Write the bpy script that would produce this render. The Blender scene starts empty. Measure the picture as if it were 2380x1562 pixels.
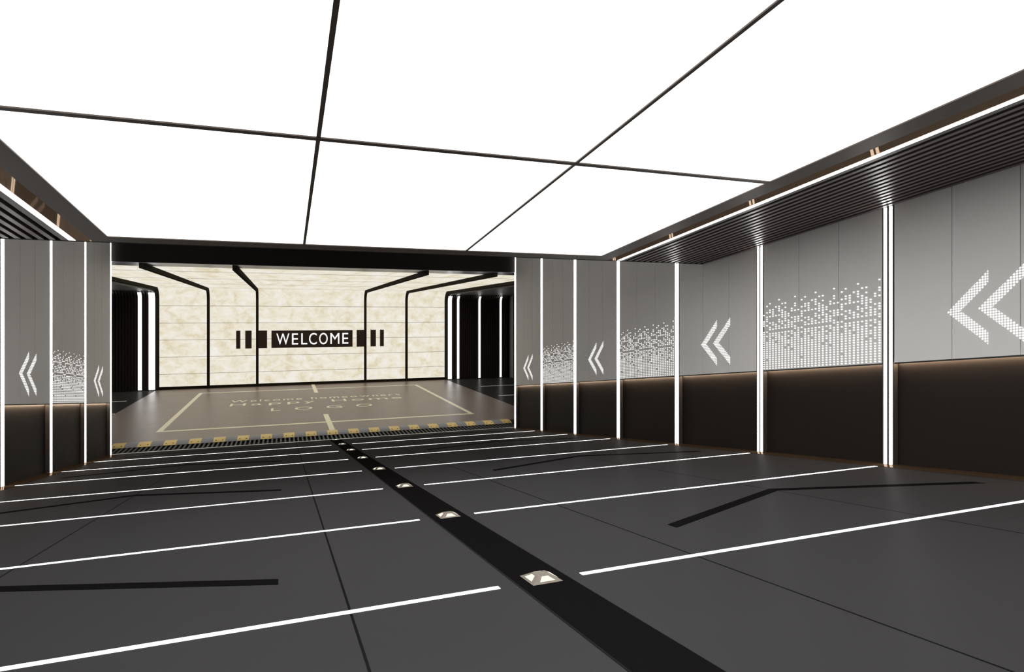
import bpy, bmesh, math, random
from mathutils import Vector, Matrix
random.seed(7)
C = bpy.context.scene.collection
ZO = 3.08                      # lobby floor lies at z = 0
F_PX, PSI, HOR = 1419.125, 0.3575, 736.57
XL, XR, XM = -3.5985, 6.0, 1.2
Y0, P = 15.8106, 1.8569
YB = -4.9                      # rear end of the modelled ramp
YE = 15.884                    # foot of the ramp
YC = 7.655                     # end of the low ceiling
def zf(y): return -0.9341 - 0.1351*y          # ramp surface
def zc(y): return 1.7365 - 0.1217*y           # ceiling underside
def zd(y): return 0.09 - 0.127*y              # top of the dado
ZL = -3.08                                     # lobby floor

# ------------------------------------------------------------ materials
def _nt(name):
    m = bpy.data.materials.new(name); m.use_nodes = True
    nt = m.node_tree
    for n in list(nt.nodes): nt.nodes.remove(n)
    out = nt.nodes.new('ShaderNodeOutputMaterial')
    return m, nt, out
def satin(name, col, fac, rough, tint=(1,1,1)):      # matt stone with a weak even sheen
    m, nt, out = _nt(name)
    df = nt.nodes.new('ShaderNodeBsdfDiffuse')
    n = nt.nodes.new('ShaderNodeTexNoise'); n.inputs['Scale'].default_value = 2
    mx = nt.nodes.new('ShaderNodeMix'); mx.data_type = 'RGBA'; nt.links.new(n.outputs['Fac'], mx.inputs[0])
    mx.inputs[6].default_value = (*[c*.94 for c in col], 1); mx.inputs[7].default_value = (*[c*1.06 for c in col], 1)
    nt.links.new(mx.outputs[2], df.inputs['Color'])
    gl = nt.nodes.new('ShaderNodeBsdfGlossy'); gl.inputs['Roughness'].default_value = rough; gl.inputs['Color'].default_value = (*tint, 1)
    ms = nt.nodes.new('ShaderNodeMixShader'); ms.inputs[0].default_value = fac
    nt.links.new(df.outputs[0], ms.inputs[1]); nt.links.new(gl.outputs[0], ms.inputs[2]); nt.links.new(ms.outputs[0], out.inputs[0])
    return m
def mat(name, col, rough=0.5, metal=0.0, spec=0.5, var=0.05, scale=3.0, coat=0.0, rvar=0.04):
    m, nt, out = _nt(name)
    b = nt.nodes.new('ShaderNodeBsdfPrincipled')
    nt.links.new(b.outputs[0], out.inputs[0])
    g = nt.nodes.new('ShaderNodeNewGeometry')
    n = nt.nodes.new('ShaderNodeTexNoise'); n.inputs['Scale'].default_value = scale; n.inputs['Detail'].default_value = 3
    nt.links.new(g.outputs['Position'], n.inputs['Vector'])
    r = nt.nodes.new('ShaderNodeMapRange')
    r.inputs['To Min'].default_value = 1-var; r.inputs['To Max'].default_value = 1+var
    nt.links.new(n.outputs['Fac'], r.inputs['Value'])
    v = nt.nodes.new('ShaderNodeVectorMath'); v.operation = 'SCALE'
    v.inputs[0].default_value = col[:3]
    nt.links.new(r.outputs[0], v.inputs['Scale'])
    nt.links.new(v.outputs[0], b.inputs['Base Color'])
    r2 = nt.nodes.new('ShaderNodeMapRange')
    r2.inputs['To Min'].default_value = max(0.02, rough-rvar); r2.inputs['To Max'].default_value = rough+rvar
    nt.links.new(n.outputs['Fac'], r2.inputs['Value']); nt.links.new(r2.outputs[0], b.inputs['Roughness'])
    b.inputs['Metallic'].default_value = metal
    b.inputs['Specular IOR Level'].default_value = spec
    b.inputs['Coat Weight'].default_value = coat
    return m
def emi(name, col, s):
    m, nt, out = _nt(name)
    e = nt.nodes.new('ShaderNodeEmission')
    e.inputs[0].default_value = (*col, 1); e.inputs[1].default_value = s
    nt.links.new(e.outputs[0], out.inputs[0])
    return m
M = {}
M['panel'] = mat('grey_cladding', (.80,.78,.755), .5, 0, .3, .02)
M['seam'] = mat('dark_joint', (.006,.0055,.005), .8, 0, .1)
M['dado'] = mat('dark_brown_dado', (.014,.0098,.0078), .6, 0, .2)
M['channel'] = mat('strip_channel', (.06,.053,.048), .5, .0, .3)
M['trim_and_shade'] = mat('black_trim_and_shade', (.012,.011,.010), .5)
M['bronze'] = satin('bronze_mirror', (.15,.098,.066), .085, .04, (1,.72,.50))
M['bronze_floor'] = satin('bronze_floor_metal', (.042,.028,.018), .075, .05, (1,.72,.50))
M['bronze_frame'] = mat('bronze_frame', (.108,.085,.070), .5, .1, .25)
M['slat'] = mat('dark_slat', (.130,.103,.097), .34, .15, .35, .04)
M['trim'] = mat('grey_trim', (.16,.155,.15), .45, .2, .5)
M['void'] = mat('black_void', (.006,.0055,.005), .9, 0, .1)
M['concrete'] = mat('dark_concrete', (.03,.028,.027), .8)
M['inlay'] = satin('black_stone_inlay', (.0045,.0041,.0041), .003, .4)
M['gap'] = mat('black_groove', (.004,.004,.004), .8, 0, .1)
M['lobby_dark'] = satin('lobby_dark_epoxy', (.035,.035,.034), .05, .26)
M['lobby_brown'] = mat('lobby_brown_epoxy', (.195,.138,.108), .38, 0, .5, .04, 1.5)
M['yellow_paint'] = mat('pale_yellow_paint', (.97,.91,.67), .38, 0, .5)
M['white_paint'] = mat('white_paint', (.95,.95,.95), .4, 0, .5)
M['rubber_yellow'] = mat('yellow_rubber', (.96,.72,.27), .5, 0, .4, .08, 9)
M['rubber_grey'] = mat('grey_rubber', (.30,.31,.34), .55, 0, .4, .06, 9)
M['bolt'] = mat('brown_bolt', (.12,.06,.02), .5, .6)
M['steel'] = mat('galvanised_steel', (.6,.6,.6), .35, .8)
M['grate'] = mat('dark_grate_steel', (.028,.03,.03), .6, .0)
M['rib'] = satin('dark_bronze_rib', (.018,.0145,.0095), .012, .4)
M['fin'] = mat('black_brown_fin', (.035,.026,.023), .4, 0, .4)
M['sign'] = mat('dark_brown_sign', (.045,.029,.022), .6, 0, .2)
M['beam'] = mat('black_beam', (.006,.005,.004), .6, 0, .2)
M['soffit'] = mat('grey_metal_soffit', (.22,.21,.23), .30, .5, .5)
M['stud'] = mat('stud_housing', (.17,.14,.11), .5, .1)
M['grey_col'] = mat('grey_column', (.20,.19,.19), .5)
M['light_panel'] = emi('luminous_ceiling', (1,1,.995), 2.35)
M['strip'] = emi('white_strip_light', (1,.995,.985), 9)
M['lin'] = emi('white_linear_light', (1,.99,.97), 2.6)
M['dots'] = emi('perforation_glow', (1,.985,.97), 1.25)
M['floorline'] = emi('floor_line_light', (1,.99,.985), 2.5)
M['lobbystrip'] = emi('lobby_strip_light', (1,.995,.985), 3.0)
M['warm'] = emi('warm_cove', (1,.78,.55), 52.0)
M['studlens'] = emi('stud_lens', (1,.94,.80), 1.12)
M['letters'] = emi('sign_letters', (1,.99,.98), 1.15)

def floor_mat():
    m, nt, out = _nt('ramp_stone_tiles')
    b = nt.nodes.new('ShaderNodeBsdfPrincipled'); nt.links.new(b.outputs[0], out.inputs[0])
    g = nt.nodes.new('ShaderNodeNewGeometry')
    sx = nt.nodes.new('ShaderNodeSeparateXYZ'); nt.links.new(g.outputs['Position'], sx.inputs[0])
    def mth(op, a, bb):
        n = nt.nodes.new('ShaderNodeMath'); n.operation = op
        for i, v in enumerate((a, bb)):
            if isinstance(v, (int, float)): n.inputs[i].default_value = v
            else: nt.links.new(v, n.inputs[i])
        return n.outputs[0]
    px = mth('PINGPONG', mth('ADD', sx.outputs[0], -0.277+1.84*10), 0.92)
    mk = mth('LESS_THAN', px, 0.0058)
    n = nt.nodes.new('ShaderNodeTexNoise'); n.inputs['Scale'].default_value = 1.2; n.inputs['Detail'].default_value = 4
    nt.links.new(g.outputs['Position'], n.inputs['Vector'])
    cr = nt.nodes.new('ShaderNodeMix'); cr.data_type = 'RGBA'
    nt.links.new(n.outputs['Fac'], cr.inputs[0])
    cr.inputs[6].default_value = (.034,.0325,.033,1); cr.inputs[7].default_value = (.037,.0353,.036,1)
    mx = nt.nodes.new('ShaderNodeMix'); mx.data_type = 'RGBA'
    nt.links.new(mk, mx.inputs[0]); nt.links.new(cr.outputs[2], mx.inputs[6]); mx.inputs[7].default_value = (.004,.004,.004,1)
    nt.nodes.remove(b)
    df = nt.nodes.new('ShaderNodeBsdfDiffuse'); nt.links.new(mx.outputs[2], df.inputs['Color'])
    gl = nt.nodes.new('ShaderNodeBsdfGlossy'); gl.inputs['Roughness'].default_value = .36
    ms = nt.nodes.new('ShaderNodeMixShader'); ms.inputs[0].default_value = .014
    nt.links.new(df.outputs[0], ms.inputs[1]); nt.links.new(gl.outputs[0], ms.inputs[2]); nt.links.new(ms.outputs[0], out.inputs[0])
    return m
M['floor'] = floor_mat()
def onyx_mat():
    m, nt, out = _nt('backlit_onyx')
    e = nt.nodes.new('ShaderNodeEmission'); nt.links.new(e.outputs[0], out.inputs[0])
    g = nt.nodes.new('ShaderNodeNewGeometry')
    mp = nt.nodes.new('ShaderNodeMapping'); mp.inputs['Scale'].default_value = (1.0, .25, 1.3)
    nt.links.new(g.outputs['Position'], mp.inputs['Vector'])
    n = nt.nodes.new('ShaderNodeTexNoise'); n.inputs['Scale'].default_value = 2.3; n.inputs['Detail'].default_value = 7; n.inputs['Roughness'].default_value = .62; n.inputs['Distortion'].default_value = .5
    nt.links.new(mp.outputs[0], n.inputs['Vector'])
    cr = nt.nodes.new('ShaderNodeValToRGB')
    cr.color_ramp.elements[0].position = .33; cr.color_ramp.elements[0].color = (.70,.62,.44,1)
    cr.color_ramp.elements[1].position = .66; cr.color_ramp.elements[1].color = (.86,.83,.765,1)
    el = cr.color_ramp.elements.new(.48); el.color = (.80,.745,.61,1)
    nt.links.new(n.outputs['Fac'], cr.inputs[0])
    nt.links.new(cr.outputs[0], e.inputs[0]); e.inputs[1].default_value = 1.03
    return m
M['onyx'] = onyx_mat()

# ------------------------------------------------------------ mesh building
class MB:
    def __init__(s): s.v = []; s.f = []
    def hexa(s, p):            # 4 bottom then 4 top, both counter-clockwise seen from above
        o = len(s.v); s.v += [Vector(q) for q in p]
        for f in ((3,2,1,0),(4,5,6,7),(0,1,5,4),(1,2,6,5),(2,3,7,6),(3,0,4,7)): s.f.append([o+i for i in f])
        return s
    def box(s, x0, x1, y0, y1, z0, z1):
        return s.hexa([(x0,y0,z0),(x1,y0,z0),(x1,y1,z0),(x0,y1,z0),(x0,y0,z1),(x1,y0,z1),(x1,y1,z1),(x0,y1,z1)])
    def sbox(s, x0, x1, y0, y1, fb, ft):   # bottom and top follow functions of y
        return s.hexa([(x0,y0,fb(y0)),(x1,y0,fb(y0)),(x1,y1,fb(y1)),(x0,y1,fb(y1)),
                       (x0,y0,ft(y0)),(x1,y0,ft(y0)),(x1,y1,ft(y1)),(x0,y1,ft(y1))])
    def poly(s, pts, d):       # flat polygon thickened by vector d
        o = len(s.v); n = len(pts); d = Vector(d)
        s.v += [Vector(q) for q in pts] + [Vector(q)+d for q in pts]
        s.f.append([o+i for i in range(n)][::-1]); s.f.append([o+n+i for i in range(n)])
        for i in range(n):
            j = (i+1) % n; s.f.append([o+i, o+j, o+n+j, o+n+i])
        return s
    def face(s, pts):
        o = len(s.v); s.v += [Vector(q) for q in pts]; s.f.append(list(range(o, o+len(pts)))); return s
    def sweep(s, path, nrm, x0, x1, h):    # strip of width x0..x1 and height h along a YZ path
        for i in range(len(path)-1):
            (ya,za),(yb,zb) = path[i], path[i+1]; (na,ma),(nb,mb_) = nrm[i], nrm[i+1]
            s.hexa([(x0,ya,za),(x1,ya,za),(x1,yb,zb),(x0,yb,zb),
                    (x0,ya+na*h,za+ma*h),(x1,ya+na*h,za+ma*h),(x1,yb+nb*h,zb+mb_*h),(x0,yb+nb*h,zb+mb_*h)])
        return s
    def mesh(s, name, loc):
        me = bpy.data.meshes.new(name); L = Vector(loc)
        me.from_pydata([v-L for v in s.v], [], s.f); me.validate()
        bm = bmesh.new(); bm.from_mesh(me); bmesh.ops.recalc_face_normals(bm, faces=bm.faces); bm.to_mesh(me); bm.free()
        me.update(); return me
    def base(s):
        xs = [v.x for v in s.v]; ys = [v.y for v in s.v]; zs = [v.z for v in s.v]
        return Vector(((min(xs)+max(xs))/2, (min(ys)+max(ys))/2, min(zs)))
ABS = {}
def obj(name, mb, m, parent=None, **kw):
    loc = mb.base()
    me = mb.mesh(name, loc); me.materials.append(M[m])
    o = bpy.data.objects.new(name, me); C.objects.link(o)
    if parent is None: o.location = loc + Vector((0,0,ZO))
    else: o.parent = parent; o.location = loc - ABS[parent.name]
    ABS[o.name] = loc
    for k, v in kw.items(): o[k] = v
    return o
def tag(o, label, cat, group=None):
    o['label'] = label; o['category'] = cat; o['kind'] = 'thing'
    if group: o['group'] = group
    return o
def thing(name, loc, label, cat, group=None):
    o = bpy.data.objects.new(name, None); C.objects.link(o); o.empty_display_size = .1
    o.location = Vector(loc) + Vector((0,0,ZO)); ABS[o.name] = Vector(loc)
    return tag(o, label, cat, group)
def struct(name, mb, m): return obj(name, mb, m, kind='structure')
ORD = ['first','second','third','fourth','fifth','sixth','seventh','eighth','ninth','tenth','eleventh','twelfth','thirteenth','fourteenth','fifteenth','sixteenth','seventeenth','eighteenth','nineteenth','twentieth']

# ------------------------------------------------------------ ramp shell
struct('floor', MB().sbox(XL-.1, XR+.1, YB, YE, lambda y: zf(y)-.2, zf), 'floor')
SIDES = (('right', XR, 1), ('left', XL, -1))
for side, X, s in SIDES:
    mb = MB().sbox(*sorted((X+s*.12, X+s*.32)), YB, Y0+.06, lambda y: zf(y)-.2, lambda y: max(2.05, zc(y)+.3))
    mb.sbox(*sorted((X, X+s*.12)), YB, Y0-8*P-.07, lambda y: zf(y)-.2, lambda y: max(2.05, zc(y)+.3))
    struct('wall_'+side, mb, 'panel')
struct('wall_back', MB().sbox(XL-.32, XR+.32, YB-.2, YB, lambda y: zf(y)-.2, lambda y: zc(y)+.3), 'concrete')
# slab above the low ceiling, bulkhead at its far end, high ceiling before the portal
mb = MB().sbox(XL, XR, YB, YC, lambda y: zc(y)+.14, lambda y: zc(y)+.24)
struct('ceiling', mb, 'void')
struct('trim_1', MB().box(XL, XR, YC+.001, YC+.1, zc(YC)+.001, 1.95), 'void')
struct('ceiling', MB().box(XL, XR, YC+.1, Y0, 1.95, 2.05), 'panel')
# bronze floor border along both walls
for n, (side, X, s) in enumerate(SIDES):
    a, b = sorted((X+s*.06, X-s*.18))
    struct('baseboard_'+side, MB().sbox(a, b, YB, Y0+.03, lambda y: zf(y)-.01, lambda y: zf(y)+.002), 'bronze_floor')

# ------------------------------------------------------------ luminous ceiling
HX = (-1.7205, .219, 2.161, 4.0975)
cx = [(-1.72, .205), (.233, 2.148), (2.174, 4.09)]
rows = [(4.378, 7.435), (1.27, 4.328), (-1.84, 1.22), (-4.9, -1.89)]  # last two rows lie out of view, added for their light
g = thing('ceiling_grid', (XM, 1.3, zc(1.3)), 'dark bronze grid of bars framing the white luminous ceiling', 'ceiling frame')
fr = lambda y: zc(y); ft = lambda y: zc(y)+.14
obj('side_bar', MB().sbox(-1.914, -1.72, YB, YC, fr, ft), 'bronze_frame', g)
obj('side_bar', MB().sbox(4.09, 4.314, YB, YC, fr, ft), 'bronze_frame', g)
obj('end_bar', MB().sbox(-1.72, 4.09, 7.435, YC, fr, ft), 'bronze_frame', g)
for a, b in ((.205,.233), (2.148,2.174)):
    obj('long_bar', MB().sbox(a, b, YB, 7.435, fr, lambda y: zc(y)+.06), 'bronze_frame', g)
for a, b in ((4.328,4.378), (1.22,1.27), (-1.89,-1.84)):
    obj('cross_bar', MB().sbox(-1.72, 4.09, a, b, fr, lambda y: zc(y)+.06), 'bronze_frame', g)
RN = ['end row nearest the portal', 'second row from the portal', 'unseen third row from the portal, added for light', 'unseen fourth row from the portal, added for light']
CN = ['left', 'middle', 'right']
for r, (a, b) in enumerate(rows):
    for c, (x0, x1) in enumerate(cx):
        o = obj('luminous_ceiling_light', MB().sbox(x0, x1, a, b, lambda y: zc(y)+.010, lambda y: zc(y)+.06), 'light_panel')
        tag(o, 'glowing white ceiling panel, %s column, %s' % (CN[c], RN[r]), 'ceiling light', 'luminous ceiling panels')
# bronze mirror bands, linear lights, trims and slats either side
for side, s in (('left', -1), ('right', 1)):
    X = lambda h: XM + s*h
    o = obj('mirror_band', MB().sbox(*sorted((X(3.114), X(3.255))), YB, YC, fr, lambda y: zc(y)+.02), 'bronze')
    tag(o, 'bronze mirror band in the soffit between %s ceiling frame and linear light' % side, 'mirror panel', 'bronze soffit bands')
    t = thing('linear_ceiling_light', (X(3.285), 1.4, zc(1.4)), 'long thin white linear light along the %s soffit' % side, 'linear light', 'linear soffit lights')
    obj('diffuser', MB().sbox(*sorted((X(3.255), X(3.315))), YB, YC-.02, lambda y: zc(y)-.004, lambda y: zc(y)+.02), 'lin', t)
    obj('edge_trim', MB().sbox(*sorted((X(3.3155), X(3.385))), YB, YC, fr, lambda y: zc(y)+.05), 'trim', t)
    sf = thing('slatted_soffit', (X(4.1), 1.4, zc(1.4)), 'dark slatted soffit over the top of the %s wall' % side, 'slatted ceiling', 'slatted soffits')
    for k in range(14):
        h = 3.437 + .1*k
        if h + .052 > 4.8: break
        o = obj('slat', MB().sbox(*sorted((X(h), X(h+.05))), YB+.02, YC, fr, lambda y: zc(y)+.05), 'slat', sf)

# ------------------------------------------------------------ side walls
PAT = {0:[*range(18),20,21,22,25], 1:[0,1,2,3,*range(5,13),15,17,20,22,23,24,26,29], 2:[*range(17),18,19,21,24,26,27,30],
       3:[*range(14),15,16,18,20,21,24,25,26,27], 4:[*range(12),13,14,15,16,18,19,20,24,28], 5:[*range(17),18,19,21,22,24,26,27,28,31],
       6:[*range(15),16,18,20,21,23,24,25,26,29], 7:[*range(9),*range(10,17),18,19,21,22,23,24,25,27,29],
       8:[*range(10),11,12,14,16,18,19,20,21,23,24], 9:[*range(8),*range(9,14),15,16,18,19,20,22,25,26], 10:[*range(16),17,18,20,21,22,25,27,28,31]}
def dots_mesh(X, s, b):
    mb = MB(); N = 8
    for j in range(33):
        t = .0405 + .02835*j
        if s < 0: t = 1 - t + .005
        y = Y0 - P*(b+t)
        for r in PAT[j % 11]:
            z = .127 + .0284*r - .127*y
            mb.face([(X-s*.003, y+.0150*math.cos(2*math.pi*i/N), z+.0088*math.sin(2*math.pi*i/N)) for i in range(N)])
    return mb
def clip(poly, a, b, c):        # keep a*x+b*y+c >= 0
    out = []
    for i in range(len(poly)):
        p, q = poly[i], poly[(i+1) % len(poly)]
        dp, dq = a*p[0]+b*p[1]+c, a*q[0]+b*q[1]+c
        if dp >= 0: out.append(p)
        if dp*dq < 0:
            k = dp/(dp-dq); out.append((p[0]+k*(q[0]-p[0]), p[1]+k*(q[1]-p[1])))
    return out
def chev_mesh(X, s, b, ta, tip):
    # perforated chevron: apex at t=ta, tips at t=tip ; u = distance from the apex in metres
    L = abs(tip-ta)*P; H = .335; V = .112; mb = MB(); sl = H/L; R = .0094; pt = .0236
    for i in range(-1, int(L/pt)+2):
        for j in range(-16, 17):
            u, w = i*pt+.008, j*pt
            circ = [(u+R*math.cos(2*math.pi*k/8), w+R*math.sin(2*math.pi*k/8)) for k in range(8)]
            for sg in (1, -1):
                if sg*w < -1e-6 or (sg < 0 and j == 0): continue
                # outer edge |w| = sl*u ; inner edge |w| = sl*u - V ; end u = L
                q = clip(circ, sl, -sg, .004)
                if q: q = clip(q, -sl, sg, V)
                if q: q = clip(q, -1, 0, L)
                if len(q) < 3: continue
                ar = abs(sum(q[k][0]*q[(k+1)%len(q)][1]-q[(k+1)%len(q)][0]*q[k][1] for k in range(len(q))))/2
                if ar < .00004: continue
                d = 1 if tip > ta else -1
                mb.face([(X-s*.003, Y0-P*(b+ta)-d*e[0], .556+e[1]-.127*(Y0-P*(b+ta)-d*e[0])) for e in q])
    return mb
for side, X, s in SIDES:
    nb = 8 if side == 'right' else 6
    seams = (.356, .669) if side == 'right' else (.374, .681)
    for b in range(nb):
        ya, yb = Y0 - P*b - .072, Y0 - P*(b+1) + .070       # far edge, near edge
        dotted = b % 2 == 1
        top = lambda y: max(2.0, zc(y)+.13)
        kind = 'glowing dot pattern' if dotted else 'glowing double chevron'
        t = thing('cladding_bay', (X, (ya+yb)/2, zd(ya)), 'grey %s wall bay with %s, %s bay from the portal' % (side, kind, ORD[b]), 'wall panel', 'grey cladding bays of the %s wall' % side)
        ed = [ya] + [Y0-P*(b+q) for q in seams] + [yb]
        for i in range(3):
            y1, y0 = ed[i]-(.003 if i else 0), ed[i+1]+(.003 if i < 2 else 0)
            obj('board', MB().sbox(*sorted((X, X+s*.04)), y0, y1, lambda y: zd(y)+.015, top), 'panel', t)
        obj('backing', MB().sbox(*sorted((X+s*.041, X+s*.055)), yb, ya, lambda y: zd(y)+.015, top), 'seam', t)
        obj('bottom_shade_strip', MB().sbox(*sorted((X-s*.003, X+s*.020)), yb, ya, zd, lambda y: zd(y)+.015), 'trim_and_shade', t)  # black strip stands in for the shadow line under the boards
        if dotted: obj('dot_pattern', dots_mesh(X, s, b), 'dots', t)
        else:
            for ta, tip in (((.335,.53),(.486,.684)) if s > 0 else ((.702,.505),(.549,.344))):
                obj('chevron', chev_mesh(X, s, b, ta, tip), 'dots', t)
        # recessed dark dado with its hidden warm light
        o = obj('dado_cladding', MB().sbox(*sorted((X+s*.06, X+s*.115)), yb-.005, ya+.005, zf, lambda y: zd(y)+.012), 'dado')
        tag(o, 'dark brown lower panel of the %s wall, %s bay from the portal' % (side, ORD[b]), 'wall panel', 'dado panels of the %s wall' % side)
        o = obj('cove_light', MB().sbox(*sorted((X+s*.026, X+s*.044)), yb, ya, lambda y: zd(y)+.003, lambda y: zd(y)+.009), 'warm')
        tag(o, 'warm light strip above the %s wall dado, %s bay from the portal' % (side, ORD[b]), 'strip light', 'dado cove lights')
    for k in range(nb+1):
        yk = Y0 - P*k
        top = (lambda y: zc(y)) if yk < YC else (lambda y: 1.95)
        t = thing('wall_light', (X, yk, zf(yk)), 'pair of white vertical light strips on the %s wall, %s' % (side, 'at the portal corner' if k == 0 else ORD[k]+' pair from the portal'), 'wall light', 'vertical wall lights')
        obj('channel', MB().sbox(*sorted((X+.0, X+s*.118)), yk-.062, yk+.064, lambda y: zf(y)+.001, top), 'channel', t)
        for a in (.0105, -.0525):
            obj('light_strip', MB().sbox(*sorted((X-s*.003, X)), yk+a+.004, yk+a+.038, lambda y: zf(y)+.003, (lambda y: top(y)-.004)), 'strip', t)

# ------------------------------------------------------------ ramp floor details
def slabf(x0, x1, y0, y1, h, h0=-.004): return MB().sbox(x0, x1, y0, y1, lambda y: zf(y)+h0, lambda y: zf(y)+h)
cs = thing('centre_strip', (1.204, 8, zf(8)), 'long black stone strip down the middle of the ramp', 'floor inlay')
obj('inlay', slabf(1.074, 1.342, YB, YE-.01, .0022), 'inlay', cs)
obj('groove', slabf(1.064, 1.0735, YB, YE-.01, .0018), 'gap', cs)
for k in range(1, 9):
    y = Y0 - P*k - .02
    for x0, x1, nm in ((-3.45, .977, 'left'), (1.419, 5.80, 'right')):
        o = obj('floor_light_line', slabf(x0, x1, y-.020, y+.020, .0025), 'floorline')
        tag(o, 'thin white light line across the %s lane, %s up from the drain' % (nm, ORD[k-1]), 'floor light', 'cross lines of the ramp floor')
for m in range(5):
    for x0, x1, nm in ((-3.10, -.028, 'left'), (2.433, 5.505, 'right')):
        ya, yt, th = 4.105+2*P*m-(2*P if m == 4 else 0), 3.40+2*P*m, .107
        if m == 4: continue
        xm = (x0+x1)/2
        pts = [(x0,yt),(xm,ya),(x1,yt),(x1,yt+th),(xm,ya+th),(x0,yt+th)]
        mb = MB()
        for q in ([0,1,4,5],[1,2,3,4]):
            mb.hexa([(pts[i][0],pts[i][1],zf(pts[i][1])-.004) for i in q]+[(pts[i][0],pts[i][1],zf(pts[i][1])+.0022) for i in q])
        o = obj('floor_chevron', mb, 'inlay')
        tag(o, 'wide flat black chevron inlaid in the %s lane, %s up from the drain' % (nm, ORD[3-m]), 'floor inlay', 'black floor chevrons')
def frustum_stud(y, k):
    xc, hb, hy, ht, H = 1.210, .080, .092, .034, .028
    b = [(xc-hb,y-hy),(xc+hb,y-hy),(xc+hb,y+hy),(xc-hb,y+hy)]
    tp = [(xc-ht,y-ht*1.1),(xc+ht,y-ht*1.1),(xc+ht,y+ht*1.1),(xc-ht,y+ht*1.1)]
    B = [Vector((p[0],p[1],zf(p[1])+.002)) for p in b]; T = [Vector((p[0],p[1],zf(p[1])+H)) for p in tp]
    t = thing('road_stud', (xc,y,zf(y)), 'small lit bronze pyramid road stud, %s up from the drain' % ORD[k-1], 'road stud', 'lit studs on the centre strip')
    obj('housing', MB().hexa([tuple(v) for v in B+T]), 'stud', t)
    for i in range(4):
        j = (i+1) % 4; p, q, r, w = B[i], B[j], T[j], T[i]
        n = (q-p).cross(w-p).normalized()*.0015
        if n.z < 0: n = -n
        def pt(u, v): return p.lerp(q,u).lerp(w.lerp(r,u), v) + n
        obj('lens', MB().poly([tuple(pt(.22,.22)), tuple(pt(.80,.22)), tuple(pt(.70,.84)), tuple(pt(.30,.84))], tuple(n*.6)), 'studlens', t)
for k in range(0, 8):
    y = Y0 - P*k + .01
    if k == 0: y = 15.80
    frustum_stud(y, k+1)

# ------------------------------------------------------------ foot of the ramp: drain and speed bump
BX0, BX1 = -3.79, 6.20
d = thing('drain_grate', (XM, 16.25, ZL), 'long black barred drain grate across the foot of the ramp', 'drain')
obj('edge_angle', MB().box(XL, XR, 15.90, 15.955, ZL-.002, ZL+.006), 'steel', d)
obj('far_angle', MB().box(BX0, BX1, 16.56, 16.60, ZL-.002, ZL+.004), 'trim_and_shade', d)
obj('channel', MB().box(BX0, BX1, 15.955, 16.60, ZL-.06, ZL-.045), 'gap', d)
n = 98
for i in range(n):
    x = BX0 + .05 + i*(BX1-BX0-.1)/(n-1)
    obj('bar', MB().box(x-.020, x+.020, 15.955, 16.56, ZL-.03, ZL+.003), 'grate', d)
sb = thing('speed_bump', (XM, 16.86, ZL), 'low rounded speed bump of alternating yellow and grey rubber blocks', 'speed bump')
def bump(x0, x1):
    prof = []
    for i in range(11):
        a = i/10; prof.append((16.61+.53*a, ZL+.004+.058*(math.sin(math.pi*a)**.6)))
    prof[0] = (16.61, ZL); prof[-1] = (17.14, ZL)
    return MB().poly([(x0, y, z) for y, z in prof], (x1-x0, 0, 0))
i = 0; x = BX0
while x < BX1 - .05:
    y0b = min(x+.27, BX1)
    o = obj('yellow_block', bump(x, y0b-.002), 'rubber_yellow', sb)
    for bx in (x+.06, x+.21):
        if bx > BX1: continue
        mbb = MB(); mbb.poly([(bx+.012*math.cos(a*math.pi/4), 16.665+.012*math.sin(a*math.pi/4), ZL+.030) for a in range(8)], (0,0,.014))
        obj('bolt', mbb, 'bolt', o)
    if x+.54 < BX1: obj('grey_block', bump(x+.27, x+.538), 'rubber_grey', sb)
    x += .54

# ------------------------------------------------------------ lobby shell
LX0, LX1, YW = -11.0, 15.0, 29.3
mb = MB().box(LX0, LX1, 16.60, YW+.3, ZL-.2, ZL)
mb.box(LX0, BX0, 15.86, 16.60, ZL-.2, ZL); mb.box(BX1, LX1, 15.86, 16.60, ZL-.2, ZL)
mb.box(BX0, BX1, 15.86, 16.60, ZL-.2, ZL-.06); mb.box(BX0, BX1, 15.884, 15.90, ZL-.1, ZL)
struct('floor', mb, 'lobby_dark')
struct('floor', MB().box(-5.02, 7.45, 17.14, YW-.06, ZL+.0002, ZL+.003), 'lobby_brown')
struct('wall_front', MB().box(LX0, XL-.04, 15.87, 15.96, ZL, 1.225), 'concrete')
struct('wall_front', MB().box(XR+.04, LX1, 15.87, 15.96, ZL, 1.225), 'concrete')
struct('wall_left', MB().box(LX0-.2, LX0, 15.87, YW, ZL, 1.5), 'grey_col')
struct('wall_right', MB().box(LX1, LX1+.2, 15.87, YW, ZL, 1.5), 'grey_col')
struct('wall_back', MB().box(LX0, LX1, YW+.12, YW+.3, ZL, 1.6), 'concrete')
struct('ceiling', MB().box(LX0, LX1, 16.9, YW+.3, 1.32, 1.5), 'concrete')
t = thing('portal_beam', (XM, 16.3, 1.229), 'deep black header beam over the lobby opening with grey metal underside', 'beam')
obj('fascia', MB().box(LX0, LX1, Y0+.02, 16.9, 1.236, 1.95), 'beam', t)
obj('soffit', MB().box(LX0, LX1, Y0+.02, 16.9, 1.229, 1.2355), 'soffit', t)

def path(off):       # from the floor up the back wall, round the corner, along the ceiling
    yb, zt, r = YW-off, 1.235-off, max(.06, .50-off)
    pts, nr = [(yb, ZL+.04)], [(-1, 0)]
    pts.append((yb, zt-r)); nr.append((-1, 0))
    for i in range(1, 8):
        a = i/8*math.pi/2
        pts.append((yb-r+r*math.cos(a), zt-r+r*math.sin(a))); nr.append((-math.cos(a), -math.sin(a)))
    pts.append((yb-r, zt)); nr.append((0, -1)); pts.append((16.92, zt)); nr.append((0, -1))
    return pts, nr
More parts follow.
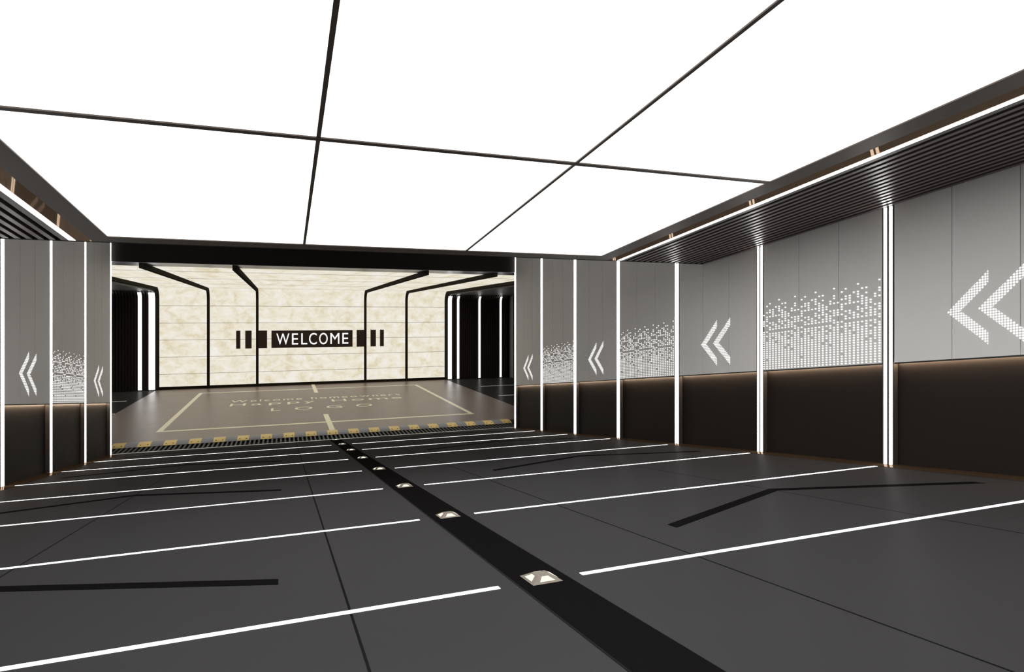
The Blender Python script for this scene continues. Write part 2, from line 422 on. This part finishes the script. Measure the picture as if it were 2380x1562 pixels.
# glowing onyx bays: wall + curved corner + ceiling
ribs = [-4.97, -3.053, -1.105, 3.578, 5.515, 7.457]
BN = ['leftmost narrow', 'second narrow from the left', 'wide central', 'narrow bay right of the centre', 'rightmost narrow']
for i in range(5):
    x0, x1 = ribs[i], ribs[i+1]
    t = thing('onyx_bay', ((x0+x1)/2, YW-.01, ZL), 'backlit cream onyx bay over back wall and ceiling, %s' % BN[i], 'onyx panel', 'glowing onyx bays')
    pts, nr = path(0.0)
    joints_z = [-2.432, -1.708, -.983, -.263, .472]; joints_y = [28.78, 25.4, 22.0, 18.6]
    nz, ny = .007, .030
    segs = []
    zs = [ZL+.12] + joints_z + [pts[1][1]]
    for a, b in zip(zs[:-1], zs[1:]):
        segs.append(MB().box(x0+.053, x1-.053, YW, YW+.02, a+(nz if a > -2.9 else 0), b-(nz if b < .5 else 0)))
    mbw = MB().sweep(pts[1:-1], nr[1:-1], x0+.053, x1-.053, -.02)
    segs.append(mbw)
    ys = [pts[-2][0]] + joints_y + [16.92]
    for k in range(len(ys)-1):
        segs.append(MB().box(x0+.053, x1-.053, ys[k+1]+(ny if k < len(ys)-2 else 0), ys[k]-ny, 1.235, 1.255))
    for y in joints_y: obj('joint_strip', MB().box(x0+.053, x1-.053, y-ny, y+ny, 1.233, 1.250), 'sign', t)
    for sgm in segs: obj('slab', sgm, 'onyx', t)
    jb = MB().box(x0+.053, x1-.053, YW+.021, YW+.03, ZL, .95).box(x0+.053, x1-.053, 16.92, YW-.2, 1.256, 1.262)
    obj('joint_backing', jb, 'sign', t)
    o = obj('skirting', MB().box(x0, x1, YW-.02, YW, ZL, ZL+.12), 'rib', t)
# dark ribs folding from wall to ceiling
RL = ['leftmost', 'second from the left', 'just left of the welcome sign', 'just right of the welcome sign', 'second from the right', 'rightmost']
for i, x in enumerate(ribs):
    pts, nr = path(.0); pts = list(pts); pts[0] = (YW, ZL); pts[-1] = (16.05, 1.228)
    pts = pts[:-2] + [(pts[-2][0], 1.235), (16.9, 1.235)]
    mb = MB().sweep(pts, nr, x-.052, x+.052, .115)
    mb.box(x-.052, x+.052, 16.05, 16.9, 1.12, 1.2285)
    o = obj('portal_rib', mb, 'rib')
    tag(o, 'dark rib bending from onyx wall onto ceiling, %s' % RL[i], 'rib', 'dark lobby ribs')

# ribbed dark wings with their light strips
for side, x0, x1 in (('left', LX0+.02, -5.05), ('right', 7.55, 10.62)):
    t = thing('fluted_wing', ((x0+x1)/2, YW, ZL), 'dark fluted wall and ceiling wing %s of the glowing onyx' % side, 'fluted panel', 'fluted wings')
    pts, nr = path(.115); pts = [(p[0], p[1]) for p in pts]; pts[0] = (pts[0][0], ZL+.05)
    mb = MB().sweep([(p[0], p[1]) for p in pts], nr, x0, x1, -.03)
    obj('backing', mb, 'fin', t)
    obj('skirting', MB().box(x0, x1, pts[0][0]-.02, pts[0][0]+.03, ZL, ZL+.05), 'fin', t)
    nfin = int(abs(x1-x0)/.11); cnt = 0
    for k in range(nfin):
        x = (x1-.055-k*.11) if side == 'left' else (x0+.055+k*.11)
        obj('fin', MB().sweep(pts, nr, x-.034, x+.034, .05), 'fin', t)
lights = [('left', -5.16, .225, 'wide strip nearest the onyx, the left wing'), ('left', -5.595, .135, 'narrow strip second from the onyx, the left wing'),
          ('right', 7.625, .185, 'wide strip nearest the onyx, the right wing'), ('right', 8.045, .10, 'narrow strip second from the onyx, the right wing'),
          ('right', 9.145, .095, 'narrow strip third from the onyx, the right wing'), ('right', 10.265, .095, 'narrow strip farthest from the onyx, the right wing'),
          ('left', -6.70, .095, 'narrow strip third from the onyx, the left wing')]
for side, x, w, lb in lights:
    pts, nr = path(.17); pts = pts[:7]; nr = nr[:7]
    o = obj('vertical_light', MB().sweep(pts, nr, x-w/2, x+w/2, .015), 'lobbystrip')
    tag(o, 'white vertical light, '+lb, 'strip light', 'vertical lights of the lobby back wall')
o = obj('column', MB().box(10.78, 11.6, 28.7, 29.25, ZL, 1.1), 'grey_col')
tag(o, 'plain grey column right of the fluted wing at the far right', 'column')

# ------------------------------------------------------------ welcome sign
ys = YW-.115
def letter_mesh(ch, x0, x1, z0, z1, y, depth, flat=False):
    cu = bpy.data.curves.new('txt', 'FONT'); cu.body = ch; cu.resolution_u = 6
    o = bpy.data.objects.new('txt', cu); C.objects.link(o)
    bpy.context.view_layer.update()
    dg = bpy.context.evaluated_depsgraph_get()
    me = bpy.data.meshes.new_from_object(o.evaluated_get(dg))
    vs = [v.co.copy() for v in me.vertices]; fs = [list(p.vertices) for p in me.polygons]
    bpy.data.objects.remove(o); bpy.data.curves.remove(cu)
    ax, bx = min(v.x for v in vs), max(v.x for v in vs); ay, by = min(v.y for v in vs), max(v.y for v in vs)
    mb = MB()
    if flat:   # lies on the floor: z0,z1 are y values, y is height
        ref = (ay, by)
        mb.v = [Vector((x0+(v.x-ax)/(bx-ax)*(x1-x0), z0+(v.y-ay)/(by-ay)*(z1-z0), y)) for v in vs]
    else:
        mb.v = [Vector((x0+(v.x-ax)/(bx-ax)*(x1-x0), y, z0+(v.y-ay)/(by-ay)*(z1-z0))) for v in vs]
    mb.f = fs; bpy.data.meshes.remove(me)
    # thicken
    bm = bmesh.new(); bv = [bm.verts.new(v) for v in mb.v]; bm.verts.ensure_lookup_table()
    for f in fs:
        try: bm.faces.new([bv[i] for i in f])
        except ValueError: pass
    r = bmesh.ops.extrude_face_region(bm, geom=list(bm.faces))
    dv = Vector((0,0,depth)) if flat else Vector((0,-depth,0))
    bmesh.ops.translate(bm, vec=dv, verts=[e for e in r['geom'] if isinstance(e, bmesh.types.BMVert)])
    bm.verts.index_update()
    mb.v = [v.co.copy() for v in bm.verts]; mb.f = [[v.index for v in f.verts] for f in bm.faces]; bm.free()
    return mb
sg = thing('welcome_sign', (1.237, ys, -1.385), 'dark brown sign board with white WELCOME lettering on the onyx wall', 'sign')
obj('board', MB().box(-.52, 2.99, ys, YW-.001, -1.385, -.612), 'sign', sg)
for ch, (a, b) in zip('WELCOME', ((-.314,.230),(.338,.599),(.735,.991),(1.069,1.405),(1.508,1.879),(2.0,2.395),(2.53,2.796))):
    e = .012 if ch in 'CO' else 0
    obj('letter', letter_mesh(ch, a, b, -1.243-e, -.743+e, ys-.001, .012), 'letters', sg)
for x0, x1, lb in ((-1.955,-1.79,'narrowest and farthest left of welcome sign'), (-1.59,-1.335,'medium one left of welcome sign'), (-1.052,-.70,'widest one left of welcome sign'),
                   (3.185,3.525,'widest one right of welcome sign'), (3.82,4.06,'medium one right of welcome sign'), (4.26,4.43,'narrowest and farthest right of welcome sign')):
    o = obj('accent_plate', MB().box(x0, x1, ys, YW-.001, -1.39, -.605), 'sign')
    tag(o, 'dark upright plate on onyx wall, '+lb, 'plate', 'plates flanking the welcome sign')

# ------------------------------------------------------------ lobby floor markings
zt = ZL+.0032
def flat(x0, x1, y0, y1): return MB().box(x0, x1, y0, y1, zt, zt+.0015)
rc = thing('floor_rectangle', (1.23, 23, ZL), 'large pale yellow painted rectangle around the lettering on brown floor', 'floor marking')
obj('side_line', flat(-3.20, -3.06, 18.55, 27.5), 'yellow_paint', rc); obj('side_line', flat(5.52, 5.66, 18.55, 27.5), 'yellow_paint', rc)
obj('end_line', flat(-3.06, 5.52, 18.55, 18.72), 'yellow_paint', rc); obj('end_line', flat(-3.06, 5.52, 27.34, 27.5), 'yellow_paint', rc)
def bar(a, b): return MB().box(1.16, 1.31, a, b, zt+.0016, zt+.003)
tag(obj('floor_bar', bar(17.14, 20.15), 'yellow_paint'), 'short pale yellow bar on lobby floor meeting the speed bump', 'floor marking', 'yellow centre bars')
tag(obj('floor_bar', bar(25.97, 29.2), 'yellow_paint'), 'short pale yellow bar on lobby floor meeting the back wall', 'floor marking', 'yellow centre bars')
# lettering: descenders and x-heights measured from the font itself
def glyph_dims(ch):
    cu = bpy.data.curves.new('txt', 'FONT'); cu.body = ch
    o = bpy.data.objects.new('txt', cu); C.objects.link(o); bpy.context.view_layer.update()
    me = bpy.data.meshes.new_from_object(o.evaluated_get(bpy.context.evaluated_depsgraph_get()))
    r = (min(v.co.x for v in me.vertices), max(v.co.x for v in me.vertices), min(v.co.y for v in me.vertices), max(v.co.y for v in me.vertices))
    bpy.data.meshes.remove(me); bpy.data.objects.remove(o); bpy.data.curves.remove(cu); return r
cap = glyph_dims('H')[3]
def floor_word(chars, spans, y0, y1, label):
    t = thing('floor_lettering', ((spans[0][0]+spans[-1][1])/2, y0, ZL), label, 'floor lettering', 'lines of the floor lettering')
    for ch, (a, b) in zip(chars, spans):
        gd = glyph_dims(ch); sc = (y1-y0)/cap
        obj('letter', letter_mesh(ch, a, b, y0+gd[2]*sc, y0+gd[3]*sc, zt, .0015, True), 'yellow_paint', t)
floor_word('LOGO', ((-.40,-.10),(.34,.91),(1.36,1.87),(2.34,2.89)), 21.43, 22.05, 'pale yellow LOGO painted on brown lobby floor, nearest line')
floor_word('HappyHome', ((-1.76,-1.26),(-1.076,-.715),(-.498,-.089),(.118,.53),(.676,1.044),(1.647,2.158),(2.35,2.798),(2.978,3.664),(3.818,4.207)), 23.07, 23.67, 'pale yellow Happy Home painted on brown lobby floor, middle line')
w1 = 'Welcome homeowners'
adv = []; x = 0
for ch in w1:
    if ch == ' ': x += .42; adv.append(None); continue
    gd = glyph_dims(ch); w = gd[1]-gd[0]; adv.append((x, x+w)); x += w + .20
k = (4.30+1.80)/(x-.20)
floor_word([c for c in w1 if c != ' '], [(-1.80+a[0]*k, -1.80+a[1]*k) for a in adv if a], 24.05, 24.62, 'pale yellow Welcome homeowners painted on brown lobby floor, farthest line')
for x0, x1, y, lb in ((LX0, -5.39, 25.85, 'far left'), (LX0, -5.03, 22.55, 'near left'), (8.16, LX1, 25.85, 'far right'), (7.87, LX1, 22.55, 'near right')):
    o = obj('lane_line', MB().box(x0, x1, y-.07, y+.07, ZL+.0002, ZL+.002), 'white_paint')
    tag(o, 'white painted line on the dark lobby floor, %s of the brown floor' % lb, 'floor marking', 'white lobby lane lines')

# ------------------------------------------------------------ world, camera, view
w = bpy.data.worlds.new('world'); bpy.context.scene.world = w; w.use_nodes = True
w.node_tree.nodes['Background'].inputs[0].default_value = (.02,.02,.02,1)
cam = bpy.data.cameras.new('camera'); co = bpy.data.objects.new('camera', cam); C.objects.link(co)
cam.sensor_fit = 'HORIZONTAL'; cam.sensor_width = 36; cam.lens = 36*F_PX/2380
cam.shift_y = -(781-HOR)/2380; cam.clip_start = .02; cam.clip_end = 200
co.location = (0, 0, ZO); co.rotation_euler = (math.pi/2, 0, -PSI)
S = bpy.context.scene; S.camera = co
S.view_settings.view_transform = 'Standard'; S.view_settings.look = 'None'
S.view_settings.gamma = 1; S.view_settings.exposure = 0; S.view_settings.use_curve_mapping = False
S.cycles.max_bounces = 8; S.cycles.sample_clamp_indirect = 4
